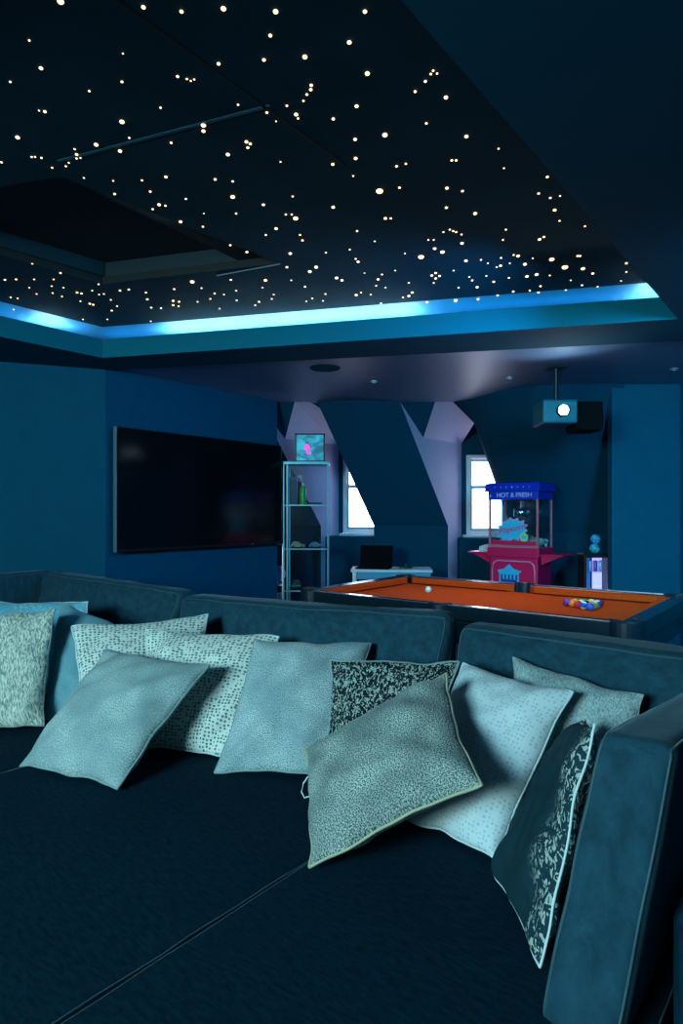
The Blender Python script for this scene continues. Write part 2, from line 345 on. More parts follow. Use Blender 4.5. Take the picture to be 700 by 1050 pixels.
S2 = """48,24,2.6 16,87,2.8 53,151,3 31,218,2.4 28,286,2.2 29,325,2.2 24,361,1.2 89,277,3.2 113,341,1.6 132,336,1.4 78,392,4.2 119,385,1.6 90,448,2 101,448,1.4 241,91,3 231,117,2.2 188,145,1.5 183,152,1.5 196,151,1.3 172,167,1.8 151,188,1.8 214,200,2.5 174,253,1.6 256,280,2.4 366,266,1.8 322,305,1.2 333,345,1.1 226,329,1.6 235,329,1.6 216,386,2.1 248,392,1.7 215,426,1.8 274,438,2.3 422,363,1.7 404,397,1.6 428,406,1.5 448,402,1.1 437,431,2.1 447,453,1.2 497,414,1.2 499,464,1.2 32,474,1.4 68,495,1.1 17,512,1.2 34,537,1.7 29,531,1.2 209,476,1.2 222,471,1.3 229,474,1.3 235,476,1.3 246,481,1.2 247,499,2 191,510,2 207,517,2.6 178,492,1.1 189,492,1.1 163,527,3.4 255,535,2 286,533,1.2 268,575,1.3 278,589,1.7 185,565,1.6 193,560,1.6 201,566,1.6 193,571,1.6 189,580,1.1 337,471,1.3 331,492,1.2 406,491,2 415,486,1.5 327,529,1.2 326,545,1.7 318,548,1 297,566,1.1 312,578,1.6 353,523,1.2 362,525,2.1 376,542,2.2 343,570,1.2 380,567,2 400,563,2.1 408,587,1.4 427,565,1.1 431,532,3 458,548,3.6 484,525,1.5 489,525,1.4 495,551,2.4 515,561,1.7 584,540,1.6 584,558,1.2 595,523,1.1 573,576,1.1 240,590,1.1 75,573,1.6 83,563,1.2 71,586,1.2 138,607,1.6 145,600,1.7 126,610,1.2 60,604,1.2 30,605,1.8 40,600,1.2 1,575,1.7 352,598,1.5 386,596,1.2 175,620,1.5 234,617,2 280,614,1.5 320,606,1.4 404,600,1.3 81,622,1.2 493,585,1.2 525,588,1.1 460,595,1.1 230,555,1.1 90,590,1.1 110,555,1.1 138,580,1.2 47,560,1.1 262,568,1.1 300,540,1 345,540,1 392,530,1 130,520,1 470,575,1"""
stars = []
for src, ox in ((S1, 0), (S2, 350)):
    for it in src.split():
        x, y, s = map(float, it.split(',')); stars.append((ox+x/2, y/2, s))
bm = sph(bmesh.new(), (0, 0, 0), 1, 10, (1, 1, .6))
proto = link('star_light', bm, M['warm'], smooth=True); first = True
special = {(62, 1.5): 'very bright star light at the top picture edge, left of the ceiling groove', (389, 196): 'largest and brightest star light, alone in the middle right of the star ceiling', (579, 274): 'brightest star light in the cluster near the right end of the cove', (431.5, 263.5): 'very bright star light low in the right half, beside a pair'}
for (x, y, s) in stars:
    p = at(x, y, ZS-.004); o = proto if first else proto.copy()
    if not first: COL.objects.link(o)
    first = False
    r = s*.86*p.y/F; o.location = p; o.scale = (r, r, r)
    if (x, y) in special: tag(o, special[(x, y)], 'star light')
    else: tag(o, 'small warm white fibre-optic star light glowing in the dark ceiling', 'star light', 'small star lights scattered over the ceiling')

# ================= TELEVISION =================
def wallpt(px, offv=.0):
    r = (px-350)/F; b = Wc+W*offv; t = (r*b.y-b.x)/(U.x-r*U.y); return b+U*t
p0, p1 = wallpt(119, .09), wallpt(288.5, .09)
z0, z1 = 1.4-41/F*p0.y, 1.4+88/F*p0.y; Lt = (p1-p0).length
tv = thing('television', 'large black wall-mounted flat television on the blue wall', 'television', V3(p0, z0), math.atan2(U.y, U.x))
H = z1-z0
link('housing', bx(0, .0, 0, Lt, .045, H, .006), M['black'], tv)
link('screen', bx(.012, -.004, .02, Lt-.012, .001, H-.012), M['screen'], tv)
link('bezel', bx(-.003, -.006, -.004, .002, .04, H, .001), M['alu'], tv, label='silver side edge')
link('bottom_trim', bx(0, -.006, -.006, Lt, .03, .006, .002), M['black'], tv)
link('wall_bracket', bx(Lt*.35, .045, H*.3, Lt*.65, .088, H*.7), M['black'], tv)
link('status_light', sph(bmesh.new(), (Lt*.78, -.008, .004), .006, 8), M['alu'], tv)

# ================= SOFA =================
def velvet(name, base, amount=.35, streak=14, sh=.0):
    m = mat(name, base, .85, sheen=sh, spec=.07, bump=.12, bscale=220); nt = m.node_tree; b = nt.nodes['Principled BSDF']
    tc = nt.nodes.new('ShaderNodeTexCoord'); mp = nt.nodes.new('ShaderNodeMapping'); mp.inputs['Scale'].default_value = (1, 3.2, .35)
    mp.inputs['Rotation'].default_value = (0, 0, .4)
    n = nt.nodes.new('ShaderNodeTexNoise'); n.inputs['Scale'].default_value = streak; n.inputs['Detail'].default_value = 8; n.inputs['Roughness'].default_value = .65
    r = nt.nodes.new('ShaderNodeValToRGB'); r.color_ramp.elements[0].position = .32; r.color_ramp.elements[1].position = .72
    r.color_ramp.elements[0].color = (*[c*(1-amount) for c in base], 1); r.color_ramp.elements[1].color = (*[c*(1+amount*1.6) for c in base], 1)
    nt.links.new(tc.outputs['Object'], mp.inputs[0]); nt.links.new(mp.outputs[0], n.inputs['Vector']); nt.links.new(n.outputs['Fac'], r.inputs['Fac']); nt.links.new(r.outputs['Color'], b.inputs['Base Color'])
    return m
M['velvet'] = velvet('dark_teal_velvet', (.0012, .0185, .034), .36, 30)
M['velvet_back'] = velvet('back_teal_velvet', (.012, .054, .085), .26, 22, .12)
M['velvet_pipe'] = mat('velvet_piping', (.018, .075, .10), .6, sheen=.3)
def cushion(c8, dims, r=.05, n=22, bulge=.03, wr=.006, seed=0, thin=1):
    """c8: corners [x-+][y-+][z-+] as nested list, dims real size, thin: axis of the bulging faces"""
    h = [d/2 for d in dims]
    def tri(p):
        s = [(p[i]/h[i]+1)/2 for i in range(3)]; q = Vector()
        for i in (0, 1):
            for j in (0, 1):
                for k in (0, 1):
                    q += c8[i][j][k]*((s[0] if i else 1-s[0])*(s[1] if j else 1-s[1])*(s[2] if k else 1-s[2]))
        return q
    def f(p):
        p = Vector(p); a = Vector([max(-(h[i]-r), min(h[i]-r, p[i])) for i in range(3)])
        d = p-a
        if d.length > 1e-9: p = a+d.normalized()*r
        o = [i for i in range(3) if i != thin]
        k = (1-(p[o[0]]/h[o[0]])**2)*(1-(p[o[1]]/h[o[1]])**2)
        p[thin] += math.copysign(1, p[thin])*bulge*k*min(1, abs(p[thin])/h[thin])
        for i in o:
            p[i] *= 1+.012*math.sin(3*p[o[0]]+seed) if i == o[1] else 1
        q = tri(p)
        nn = noise.noise(Vector((q.x*2.5+seed, q.y*2.5, q.z*2.5)))*wr*2+noise.noise(Vector((q.x*8, q.y*8+seed, q.z*8)))*wr
        return q+Vector((0, 0, nn)) if thin == 2 else q+(c8[0][1][0]-c8[0][0][0]).normalized()*nn*(1 if p[thin] > 0 else -1)*1
    bm = bmesh.new(); vd = {}
    def gv(p):
        k = tuple(round(x, 5) for x in p)
        if k not in vd: vd[k] = bm.verts.new(f(p))
        return vd[k]
    def ax(i):
        m = max(4, int(n*dims[i]/max(dims))); inner = [-(h[i]-r)+2*(h[i]-r)*t/m for t in range(m+1)]
        e = [h[i]-r*(1-t) for t in (.35, .7, 1)]
        return [-x for x in e[::-1]]+inner+e
    AX = [ax(i) for i in range(3)]
    for i in range(3):
        a, b = [k for k in range(3) if k != i]
        for s in (-1, 1):
            for u0, u1 in zip(AX[a], AX[a][1:]):
                for w0, w1 in zip(AX[b], AX[b][1:]):
                    q = []
                    for (x, y) in ((u0, w0), (u1, w0), (u1, w1), (u0, w1)):
                        p = [0, 0, 0]; p[i] = s*h[i]; p[a] = x; p[b] = y; q.append(gv(p))
                    try: bm.faces.new(q)
                    except ValueError: pass
    bmesh.ops.recalc_face_normals(bm, faces=bm.faces)
    def loop(sgn, N=26):
        a, b = [k for k in range(3) if k != thin]; pts = []
        segs = [((-1, -1), (1, -1)), ((1, -1), (1, 1)), ((1, 1), (-1, 1)), ((-1, 1), (-1, -1))]
        for (p0, p1) in segs:
            for t in range(N):
                s = t/N; x = p0[0]+(p1[0]-p0[0])*s; y = p0[1]+(p1[1]-p0[1])*s
                p = [0, 0, 0]; p[a] = x*h[a]; p[b] = y*h[b]; p[thin] = sgn*h[thin]
                pts.append(f(p))
        return pts
    return bm, loop
S0 = Vector((-2.4, 1.2)); sroot = W*S0.x+U*S0.y
sofa = thing('sectional_sofa', 'huge dark teal velvet sectional sofa covered in scatter cushions in front', 'sofa', sroot)
def L(v, u, z): return Vector((v-S0.x, u-S0.y, z))
def cush(name, v0, v1, u0, u1, z0, z1, m, lean=(0, 0), along=None, seed=0, thin=1, r=.05, bulge=.03, dz=(0, 0), piping=True, wr=.006, label=None, taper=0):
    """lean: (dv, du) shift of the top; dz: extra height of top at v0 / v1 end"""
    c8 = [[[None]*2 for _ in range(2)] for _ in range(2)]
    for i, v in enumerate((v0, v1)):
        for j, u in enumerate((u0, u1)):
            c8[i][j][0] = L(v, u, z0)
            tp = taper*(1 if j else -1)
            if along == 'u': tpv = taper*(-1 if i else 1); c8[i][j][1] = L(v+lean[0]+tpv, u+lean[1], z1+dz[j])
            else: c8[i][j][1] = L(v+lean[0], u+lean[1]-tp, z1+dz[i])
    bm, loop = cushion(c8, (v1-v0, u1-u0, z1-z0), r=r, bulge=bulge, seed=seed, thin=thin, wr=wr, n=30)
    o = link(name, bm, m, sofa, smooth=True, label=label)
    if piping:
        bm = bmesh.new()
        for s in (-1, 1):
            tube(bm, loop(s), .003 if thin != 2 else .0018, 6, True)
        link('piping', bm, M['velvet_pipe'], o, smooth=True)
    return o
VR = -.40; VL = -4.5; UB = 1.98
# seats
for k, (a, b) in enumerate(((VL-.1, -2.349), (-2.349, -1.117), (-1.117, -.26))):
    cush('seat_cushion', a, b, .22, UB+.12, .27, .475, M['velvet'], seed=k*3, thin=2, r=.014, bulge=.010, wr=.004)
link('base', bx(VL-.3-S0.x, .26-S0.y, .08, -.02-S0.x, 2.42-S0.y, .268, .02), M['velvet'], sofa)
for (v, u) in ((VL-.2, .35), (-2.35, .35), (-.12, .35), (VL-.2, 2.3), (-2.35, 2.3), (-.12, 2.3)):
    link('leg', cyl(bmesh.new(), (v-S0.x, u-S0.y, .04), .03, .08, .035), M['black'], sofa)
link('back_frame', bx(VL-.3-S0.x, 2.28-S0.y, .268, -.02-S0.x, 2.42-S0.y, .72, .03, 3), M['velvet'], sofa)
link('arm', bx(-.250-S0.x, 1.27-S0.y, .268, -.02-S0.x, 2.28-S0.y, .68, .03, 3), M['velvet'], sofa, label='right arm frame')
link('arm', bx(VL-.3-S0.x, .26-S0.y, .268, VL-.05-S0.x, 2.28-S0.y, .68, .03, 3), M['velvet'], sofa, label='left arm frame')
# back cushions: row along W, then the returns on either side
q0 = -1.17
cush('back_cushion', q0-3.13, q0-1.635, UB, UB+.21, .47, .98, M['velvet_back'], (0, .10), seed=1, dz=(.015, -.01), taper=.03, wr=.019)
cush('back_cushion', q0-1.60, q0-.015, UB, UB+.21, .47, .975, M['velvet_back'], (0, .10), seed=5, dz=(-.02, .035), taper=.03, wr=.019)
cush('back_cushion', q0+.035, -.22, UB, UB+.21, .47, .98, M['velvet_back'], (0, .10), seed=9, dz=(.0, -.005), taper=.03, wr=.019)
cush('back_cushion', VL-.03, VL+.17, .95, UB+.22, .47, .985, M['velvet_back'], (-.02, .05), along='u', seed=12, thin=0, taper=.03, label='left return cushion')
cush('back_cushion', -.440, -.300, 1.10, UB-.10, .47, .985, M['velvet_back'], (.072, .13), along='u', seed=15, thin=0, taper=.004, bulge=.012, r=.028, wr=.019, label='right return cushion', dz=(0, -.09))

# ================= PILLOWS =================
def fabric(name, base, kind, fleck=(.5, .7, .72), scale=90, thr=.5, bump=.25, rough=.7, lo=0, hi=1):
    m = mat(name, base, rough, sheen=.12 if kind != 'leopard' else 0, spec=.3 if kind != 'leopard' else .1); nt = m.node_tree; b = nt.nodes['Principled BSDF']; N = nt.nodes; Lk = nt.links
    uv = N.new('ShaderNodeUVMap'); uv.uv_map = 'UVMap'
    def mixc(fac, c0, c1):
        x = N.new('ShaderNodeMix'); x.data_type = 'RGBA'
        for s, c in ((6, c0), (7, c1)):
            if isinstance(c, tuple): x.inputs[s].default_value = (*c, 1)
            else: Lk.new(c, x.inputs[s])
        Lk.new(fac, x.inputs[0]); return x.outputs[2]
    def ramp(src, a, c, v0=0, v1=1):
        r = N.new('ShaderNodeMapRange'); r.inputs[1].default_value = a; r.inputs[2].default_value = c; r.inputs[3].default_value = v0; r.inputs[4].default_value = v1
        r.interpolation_type = 'SMOOTHSTEP'; Lk.new(src, r.inputs[0]); return r.outputs[0]
    if kind == 'plush':
        n = N.new('ShaderNodeTexNoise'); n.inputs['Scale'].default_value = scale; n.inputs['Detail'].default_value = 3; n.inputs['Roughness'].default_value = .7
        Lk.new(uv.outputs[0], n.inputs['Vector']); f = ramp(n.outputs['Fac'], .44, .58)
        n2 = N.new('ShaderNodeTexNoise'); n2.inputs['Scale'].default_value = 3.2; n2.inputs['Detail'].default_value = 4; Lk.new(uv.outputs[0], n2.inputs['Vector'])
        g = ramp(n2.outputs['Fac'], .35, .65, lo, hi); mu = N.new('ShaderNodeMath'); mu.operation = 'MULTIPLY'; Lk.new(f, mu.inputs[0]); Lk.new(g, mu.inputs[1])
        col = mixc(mu.outputs[0], base, fleck); src = n.outputs['Fac']
    elif kind == 'spots':
        mp = N.new('ShaderNodeMapping'); mp.inputs['Scale'].default_value = (1, 1.25, 1); Lk.new(uv.outputs[0], mp.inputs[0])
        v = N.new('ShaderNodeTexVoronoi'); v.inputs['Scale'].default_value = scale; v.inputs['Randomness'].default_value = .38; Lk.new(mp.outputs[0], v.inputs['Vector'])
        f = ramp(v.outputs['Distance'], thr-.05, thr+.05); col = mixc(f, fleck, base); src = f
    elif kind == 'leopard':
        n = N.new('ShaderNodeTexNoise'); n.inputs['Scale'].default_value = scale; n.inputs['Detail'].default_value = 1.5; n.inputs['Distortion'].default_value = 1.2
        mp = N.new('ShaderNodeMapping'); mp.inputs['Scale'].default_value = (1.25, .8, 1); Lk.new(uv.outputs[0], mp.inputs[0])
        Lk.new(mp.outputs[0], n.inputs['Vector']); f = ramp(n.outputs['Fac'], thr-.03, thr+.03); 
        if hi < 1:      # the pattern is a band down one side
            sx = N.new('ShaderNodeSeparateXYZ'); Lk.new(uv.outputs[0], sx.inputs[0]); g = ramp(sx.outputs['X'], lo, hi)
            mu = N.new('ShaderNodeMath'); mu.operation = 'MULTIPLY'; Lk.new(f, mu.inputs[0]); Lk.new(g, mu.inputs[1]); f = mu.outputs[0]
        col = mixc(f, base, fleck); src = f
    elif kind == 'fur':
        mp = N.new('ShaderNodeMapping'); mp.inputs['Scale'].default_value = (1.6, .55, 1); mp.inputs['Rotation'].default_value = (0, 0, .25); Lk.new(uv.outputs[0], mp.inputs[0])
        n = N.new('ShaderNodeTexNoise'); n.inputs['Scale'].default_value = scale; n.inputs['Detail'].default_value = 4; n.inputs['Distortion'].default_value = .8
        Lk.new(mp.outputs[0], n.inputs['Vector']); f = ramp(n.outputs['Fac'], .38, .6); col = mixc(f, base, fleck); src = n.outputs['Fac']
    Lk.new(col, b.inputs['Base Color'])
    bp = N.new('ShaderNodeBump'); bp.inputs['Strength'].default_value = bump; bp.inputs['Distance'].default_value = .006
    Lk.new(src, bp.inputs['Height']); Lk.new(bp.outputs['Normal'], b.inputs['Normal'])
    return m
M['pipe_pale'] = mat('pale_piping', (.55, .75, .78), .5)
M['pipe_grey'] = mat('grey_piping', (.22, .34, .36), .6)
M['pipe_gold'] = mat('gold_piping', (.38, .42, .30), .5)
FB = {
 'spot': fabric('spotted_cloth', (.68, .80, .76), 'spots', (.10, .17, .19), 32, .35),
 'pale': fabric('pale_cloth', (.58, .72, .78), 'spots', (.38, .52, .60), 34, .30, bump=.1),
 'speck': fabric('speckled_velvet', (.035, .075, .09), 'plush', (.60, .74, .68), 125, lo=.55, hi=1.0, bump=.4),
 'speck_light': fabric('light_speckled_velvet', (.17, .29, .33), 'plush', (.62, .78, .74), 125, lo=.35, hi=.85, bump=.35),
 'sheen': fabric('shimmer_plush', (.10, .24, .30), 'plush', (.80, .95, .95), 150, lo=.5, hi=1, bump=.35),
 'plain': fabric('plain_teal_velvet', (.14, .34, .42), 'plush', (.20, .42, .48), 40, lo=0, hi=.6),
 'bright': fabric('bright_teal_satin', (.12, .42, .58), 'plush', (.35, .70, .80), 30, rough=.45),
 'fur': fabric('textured_fur', (.20, .30, .29), 'fur', (.72, .80, .70), 46, bump=1.0),
 'fuzz': fabric('fuzzy_wool', (.16, .28, .32), 'fur', (.42, .55, .56), 80, bump=.7),
 'leopard': fabric('dark_leopard', (.004, .014, .022), 'leopard', (.34, .44, .42), 42, .55),
 'band': fabric('dark_with_leopard_band', (.008, .036, .052), 'leopard', (.36, .46, .44), 38, .565, lo=.78, hi=.92),
}
def pillow(q, fab, label, th=.085, pipe='pipe_grey', pr=.0045, pull=.05, seed=0, fuzz=0, group=None):
    """q: TL, TR, BR, BL corners"""
    TLc, TRc, BRc, BLc = q; n = 34
    nrm = (TRc-BLc).cross(TLc-BRc).normalized()
    if nrm.dot(CAM-(TLc+BRc)/2) < 0: nrm = -nrm
    ctr = (TLc+TRc+BRc+BLc)/4
    def base(a, b):     # a,b in -1..1
        s, t = (a+1)/2, (b+1)/2
        p = (BLc*(1-s)+BRc*s)*(1-t)+(TLc*(1-s)+TRc*s)*t
        ex = (TRc+BRc-TLc-BLc)/4; ey = (TLc+TRc-BLc-BRc)/4
        p = p-ex*a*pull*(1-b*b)*abs(a)**2 - ey*b*pull*(1-a*a)*abs(b)**2
        nz = noise.noise(Vector((a*1.7+seed*3.1, b*1.7, seed)))*.012
        wv = noise.noise(Vector((a*2.6+seed*1.7, b*2.6, seed+9)))*.010
        return p+nrm*nz*1.3+ex.normalized()*wv*abs(a)+ey.normalized()*wv*abs(b)
    def prof(a, b):
        k = max(0, (1-abs(a)**2.4)*(1-abs(b)**2.4)); f = k**.52
        c = 1+.10*noise.noise(Vector((a*2.2+seed, b*2.2-seed, 3)))
        # soft creases running in from the corners
        cr = .0085*math.sin(9*(a-b)+seed)*abs(a*b)*(1-a*a)**.5*(1-b*b)**.5*4
        cr += .011*noise.noise(Vector((a*5+seed, b*5, seed*2)))*f
        return f*c*th*.80+cr
    bm = bmesh.new(); uvl = bm.loops.layers.uv.new('UVMap')
    cs = [math.sin(math.pi/2*(-1+2*i/n)) for i in range(n+1)]; F_, B_ = {}, {}
    for i, a in enumerate(cs):
        for j, b in enumerate(cs):
            p = base(a, b); e = i in (0, n) or j in (0, n); h = prof(a, b)
            F_[i, j] = bm.verts.new(p+nrm*(0 if e else h)); B_[i, j] = F_[i, j] if e else bm.verts.new(p-nrm*h)
    for i in range(n):
        for j in range(n):
            for D, rev in ((F_, 0), (B_, 1)):
                ks = [(i, j), (i+1, j), (i+1, j+1), (i, j+1)]
                if rev: ks = ks[::-1]
                f = bm.faces.new([D[k] for k in ks])
                for lp, k in zip(f.loops, ks): lp[uvl].uv = ((cs[k[0]]+1)/2+(1.3 if rev else 0), (cs[k[1]]+1)/2)
    if fuzz:
        for v in bm.verts: v.co += Vector((noise.noise(v.co*90), noise.noise(v.co*90+Vector((5, 0, 0))), noise.noise(v.co*90+Vector((0, 7, 0)))))*fuzz
    z = min(v.co.z for v in bm.verts); loc = Vector((ctr.x, ctr.y, z))
    o = link('throw_pillow', bm, FB[fab], loc=loc, smooth=True); tag(o, label, 'cushion', group)
    pts = []
    for i in range(n): pts.append(base(cs[i], -1))
    for i in range(n): pts.append(base(1, cs[i]))
    for i in range(n): pts.append(base(-cs[i], 1))
    for i in range(n): pts.append(base(-1, -cs[i]))
    bm = tube(bmesh.new(), [p-loc for p in pts], pr, 6, True)
    link('piping', bm, M[pipe], o, smooth=True, label='pale piped edge' if pipe == 'pipe_pale' else None)
    return o
SZ = .497
def s_(px, py, z=SZ): return at(px, py, z)
pillow([dp(-45, 634, 3.15), dp(56, 625, 2.95), s_(44, 746), s_(-40, 752)], 'fur', 'pale shaggy textured cushion cut off by the left picture edge', .10, 'pipe_grey', .003, seed=1, fuzz=.004)
pillow([dp(-15, 617, 3.66), dp(91, 617, 3.42), s_(84, 714), s_(-8, 708)], 'bright', 'bright turquoise satin cushion mostly hidden behind the shaggy and plain velvet ones', .07, 'pipe_pale', seed=2)
pillow([dp(62, 618, 3.2), dp(152, 655, 3.12), s_(140, 736), s_(46, 738)], 'plain', 'plain smooth mid-teal velvet cushion standing right of the shaggy one', .10, 'pipe_grey', pull=.02, seed=3)
pillow([dp(74, 642, 2.93), dp(213, 631, 3.02), s_(200, 750), s_(84, 758)], 'spot', 'spotted pale cushion with white piping, rear one of the two', .09, 'pipe_pale', seed=4)
pillow([dp(150, 645, 2.75), dp(286, 652, 2.63), s_(240, 777), s_(141, 768)], 'spot', 'spotted pale cushion with white piping, front one of the two', .09, 'pipe_pale', seed=5)
pillow([dp(110, 666, 2.58), dp(213, 682, 2.36), s_(122, 809), s_(20, 785)], 'speck_light', 'grey-teal speckled velvet cushion lying tilted in front of the spotted pair', .10, 'pipe_grey', seed=6)
pillow([dp(262, 656, 2.53), du(381, 660, 2.05), s_(345, 798), s_(222, 791)], 'sheen', 'shimmering blue-grey plush cushion between the spotted and the dark leopard ones', .09, 'pipe_grey', seed=7)
pillow([du(340, 675, 1.70), du(470, 679, 1.88), s_(432, 822), s_(330, 818)], 'leopard', 'black cushion with all-over pale leopard pattern behind the big speckled one', .07, 'pipe_grey', seed=8)
big = pillow([du(456, 690, 1.68), du(491, 804, 1.40), dp(317, 889, 1.616), du(312, 768, 1.43)], 'speck', 'large dark grey-green speckled velvet cushion balanced on its corner in the centre front', .10, 'pipe_gold', seed=9)
pillow([du(474, 681, 1.90), du(585, 711, 1.85), s_(506, 882), s_(408, 838)], 'pale', 'pale icy blue cushion with faint dots and piped edge, right of the big speckled one', .10, 'pipe_pale', .0035, seed=10)
pillow([du(526, 674, 2.03), dp(660, 713, 1.82), s_(636, 872), s_(532, 838)], 'fuzz', 'fuzzy grey-blue wool cushion tucked in the corner behind the icy blue one', .08, 'pipe_grey', .002, seed=11, fuzz=.005)
pillow([dp(596, 738, 1.75), dp(611, 742, 1.37), dp(553, 993, 1.25), s_(501, 886)], 'band', 'dark teal cushion with a leopard band along its piped edge, leaning on the right return', .058, 'pipe_pale', .003, seed=12)
link('tag_loop', tube(bmesh.new(), [dp(x_, y_, 1.78)-big.location for x_, y_ in ((316, 796), (311, 803), (309, 812), (312, 818), (319, 816))], .0022), M['pipe_pale'], big)
# ================= POOL TABLE =================
M['felt'] = mat('orange_felt', (.62, .070, .008), 1.0, spec=.08, bump=.1, bscale=400, vary=.08, vscale=30)
M['rail'] = mat('dark_lacquer', (.006, .022, .034), .22, coat=.4)
M['rail_edge'] = mat('rail_edge_metal', (.6, .6, .7), .3, .9)
M['pocket'] = mat('pocket_rubber', (.008, .02, .035), .4)
TC = Vector((1.045, 4.545, 0)); HLn, HW, TT = 1.185, .71, .82
pt = thing('pool_table', 'long dark pool table with bright orange cloth behind the sofa', 'pool table', TC)
CL = .762
link('cloth', bx(-HLn+.12, -HW+.10, CL-.02, HLn-.12, HW-.10, CL), M['felt'], pt, label='orange playing cloth')
def railp(pts, z0, z1, m, name, **k): return link(name, prism(bmesh.new(), [Vector((x, y, z0)) for x, y in pts], (0, 0, z1-z0)), m, pt, **k)
rw, re = .085, .11; gp = .065
for s in (-1, 1):       # long rails in two halves, end rails
    for (a, b) in ((-HLn+.15, -gp), (gp, HLn-.15)):
        bm = bx(a, s*HW-(rw if s > 0 else 0), CL-.03, b, s*HW+(rw if s < 0 else 0), TT, .008, 3)
        rl = link('rail', bm, M['rail'], pt)
        yi = s*(HW-rw); yo = s*(HW-rw-.055)
        bm = bmesh.new(); prism(bm, [(a+.005, yi, CL), (b-.005, yi, CL), (b-.05, yo, CL+.018), (a+.05, yo, CL+.018)], (0, 0, .022))
        bm2 = bmesh.new(); c = [(a, yi, CL), (b, yi, CL), (b, yi, TT-.004), (a, yi, TT-.004)]
        v = [Vector(p) for p in ((a, yi, CL), (b, yi, CL), (b, yi, TT-.003), (a, yi, TT-.003), (a+.05, yo, CL+.012), (b-.05, yo, CL+.012), (b-.05, yo, TT-.008), (a+.05, yo, TT-.008))]
        vs = [bm2.verts.new(p) for p in v]
        for f in ((0, 1, 2, 3), (4, 5, 6, 7), (0, 1, 5, 4), (2, 3, 7, 6), (0, 3, 7, 4), (1, 2, 6, 5)): bm2.faces.new([vs[i] for i in f])
        bmesh.ops.recalc_face_normals(bm2, faces=bm2.faces); bm.free()
        link('cushion_rail', bm2, M['felt'], pt, label='orange cushion')
        link('rail_trim', bx(a, s*HW-.006*s-.004, TT-.001, b, s*HW-.006*s+.004, TT+.004, .001), M['rail_edge'], pt)
    bm = bx(s*HLn-(re if s > 0 else 0), -HW+.10, CL-.03, s*HLn+(re if s < 0 else 0), HW-.10, TT, .008, 3)
    link('rail', bm, M['rail'], pt)
    xi = s*(HLn-re); xo = s*(HLn-re-.055); a, b = -HW+.12, HW-.12
    bm2 = bmesh.new(); v = ((xi, a, CL), (xi, b, CL), (xi, b, TT-.003), (xi, a, TT-.003), (xo, a+.05, CL+.012), (xo, b-.05, CL+.012), (xo, b-.05, TT-.008), (xo, a+.05, TT-.008))
    vs = [bm2.verts.new(p) for p in v]
    for f in ((0, 1, 2, 3), (4, 5, 6, 7), (0, 1, 5, 4), (2, 3, 7, 6), (0, 3, 7, 4), (1, 2, 6, 5)): bm2.faces.new([vs[i] for i in f])
    bmesh.ops.recalc_face_normals(bm2, faces=bm2.faces)
    link('cushion_rail', bm2, M['felt'], pt, label='orange cushion')
def cup(x, y, a0, a1, R=.062):
    bm = bmesh.new(); n = 16; ro = R+.035; rings = []
    for i in range(n+1):
        a = a0+(a1-a0)*i/n; c, s = math.cos(a), math.sin(a)
        rings.append([bm.verts.new((x+c*r, y+s*r, z)) for r, z in ((R, CL-.10), (R, TT+.004), (R+.008, TT+.012), (ro-.008, TT+.012), (ro, TT), (ro, CL-.14))])
    for p, q in zip(rings, rings[1:]):
        for k in range(5): bm.faces.new((p[k], q[k], q[k+1], p[k+1]))
    bm.faces.new(rings[0]); bm.faces.new(rings[-1][::-1])
    link('pocket', bm, M['pocket'], pt, smooth=False)
k45 = math.pi/4
for sx in (-1, 1):
    for sy in (-1, 1):
        mid = math.atan2(sy, sx); cup(sx*(HLn-.085), sy*(HW-.075), mid-2.1, mid+2.1, .058)
for sy in (-1, 1): cup(0, sy*(HW-.045), sy*math.pi/2-1.5, sy*math.pi/2+1.5, .052)
link('apron', bx(-HLn+.04, -HW+.03, TT-.24, HLn-.04, HW-.03, CL-.05, .02, 3), M['rail'], pt)
link('apron_ridge', bx(-HLn+.02, -HW+.01, TT-.115, HLn-.02, HW-.01, TT-.09, .01, 3), M['rail'], pt)
for sx in (-1, 1):
    for sy in (-1, 1):
        bm = bmesh.new(); lathe(bm, [(.05, 0), (.06, .03), (.045, .06), (.055, .25), (.075, .42), (.07, .5), (.085, .52), (.085, .58)], c=(sx*(HLn-.2), sy*(HW-.2), 0))
        link('leg', bm, M['rail'], pt, smooth=True)
# diamonds on the rails
BR_ = .0262
def ballmat(name, col, stripe):
    m = mat(name, col, .12, coat=.5)
    if stripe:
        nt = m.node_tree; b = nt.nodes['Principled BSDF']; tc = nt.nodes.new('ShaderNodeTexCoord'); sx = nt.nodes.new('ShaderNodeSeparateXYZ')
        nt.links.new(tc.outputs['Object'], sx.inputs[0]); ab = nt.nodes.new('ShaderNodeMath'); ab.operation = 'ABSOLUTE'; nt.links.new(sx.outputs['Z'], ab.inputs[0])
        lt = nt.nodes.new('ShaderNodeMath'); lt.operation = 'LESS_THAN'; lt.inputs[1].default_value = .015; nt.links.new(ab.outputs[0], lt.inputs[0])
        x = nt.nodes.new('ShaderNodeMix'); x.data_type = 'RGBA'; x.inputs[6].default_value = (.8, .85, .8, 1); x.inputs[7].default_value = (*col, 1)
        nt.links.new(lt.outputs[0], x.inputs[0]); nt.links.new(x.outputs[2], b.inputs['Base Color'])
    return m
bc = {'yellow': (.9, .6, .03), 'blue': (.02, .10, .65), 'red': (.85, .02, .04), 'purple': (.16, .03, .4), 'orange': (.95, .22, .02), 'green': (.02, .5, .15), 'maroon': (.35, .02, .08)}
gb = sph(bmesh.new(), (0, 0, 0), BR_, 24); pb = link('pool_ball', gb, ballmat('cue_ivory', (.75, .9, .85), 0), smooth=True)
cb = at(439, 604.5, CL+BR_); pb.location = cb; tag(pb, 'white cue ball alone on the orange cloth near the middle of the table', 'pool ball')
rack = at(598, 619, CL+BR_); dd = BR_*2.02
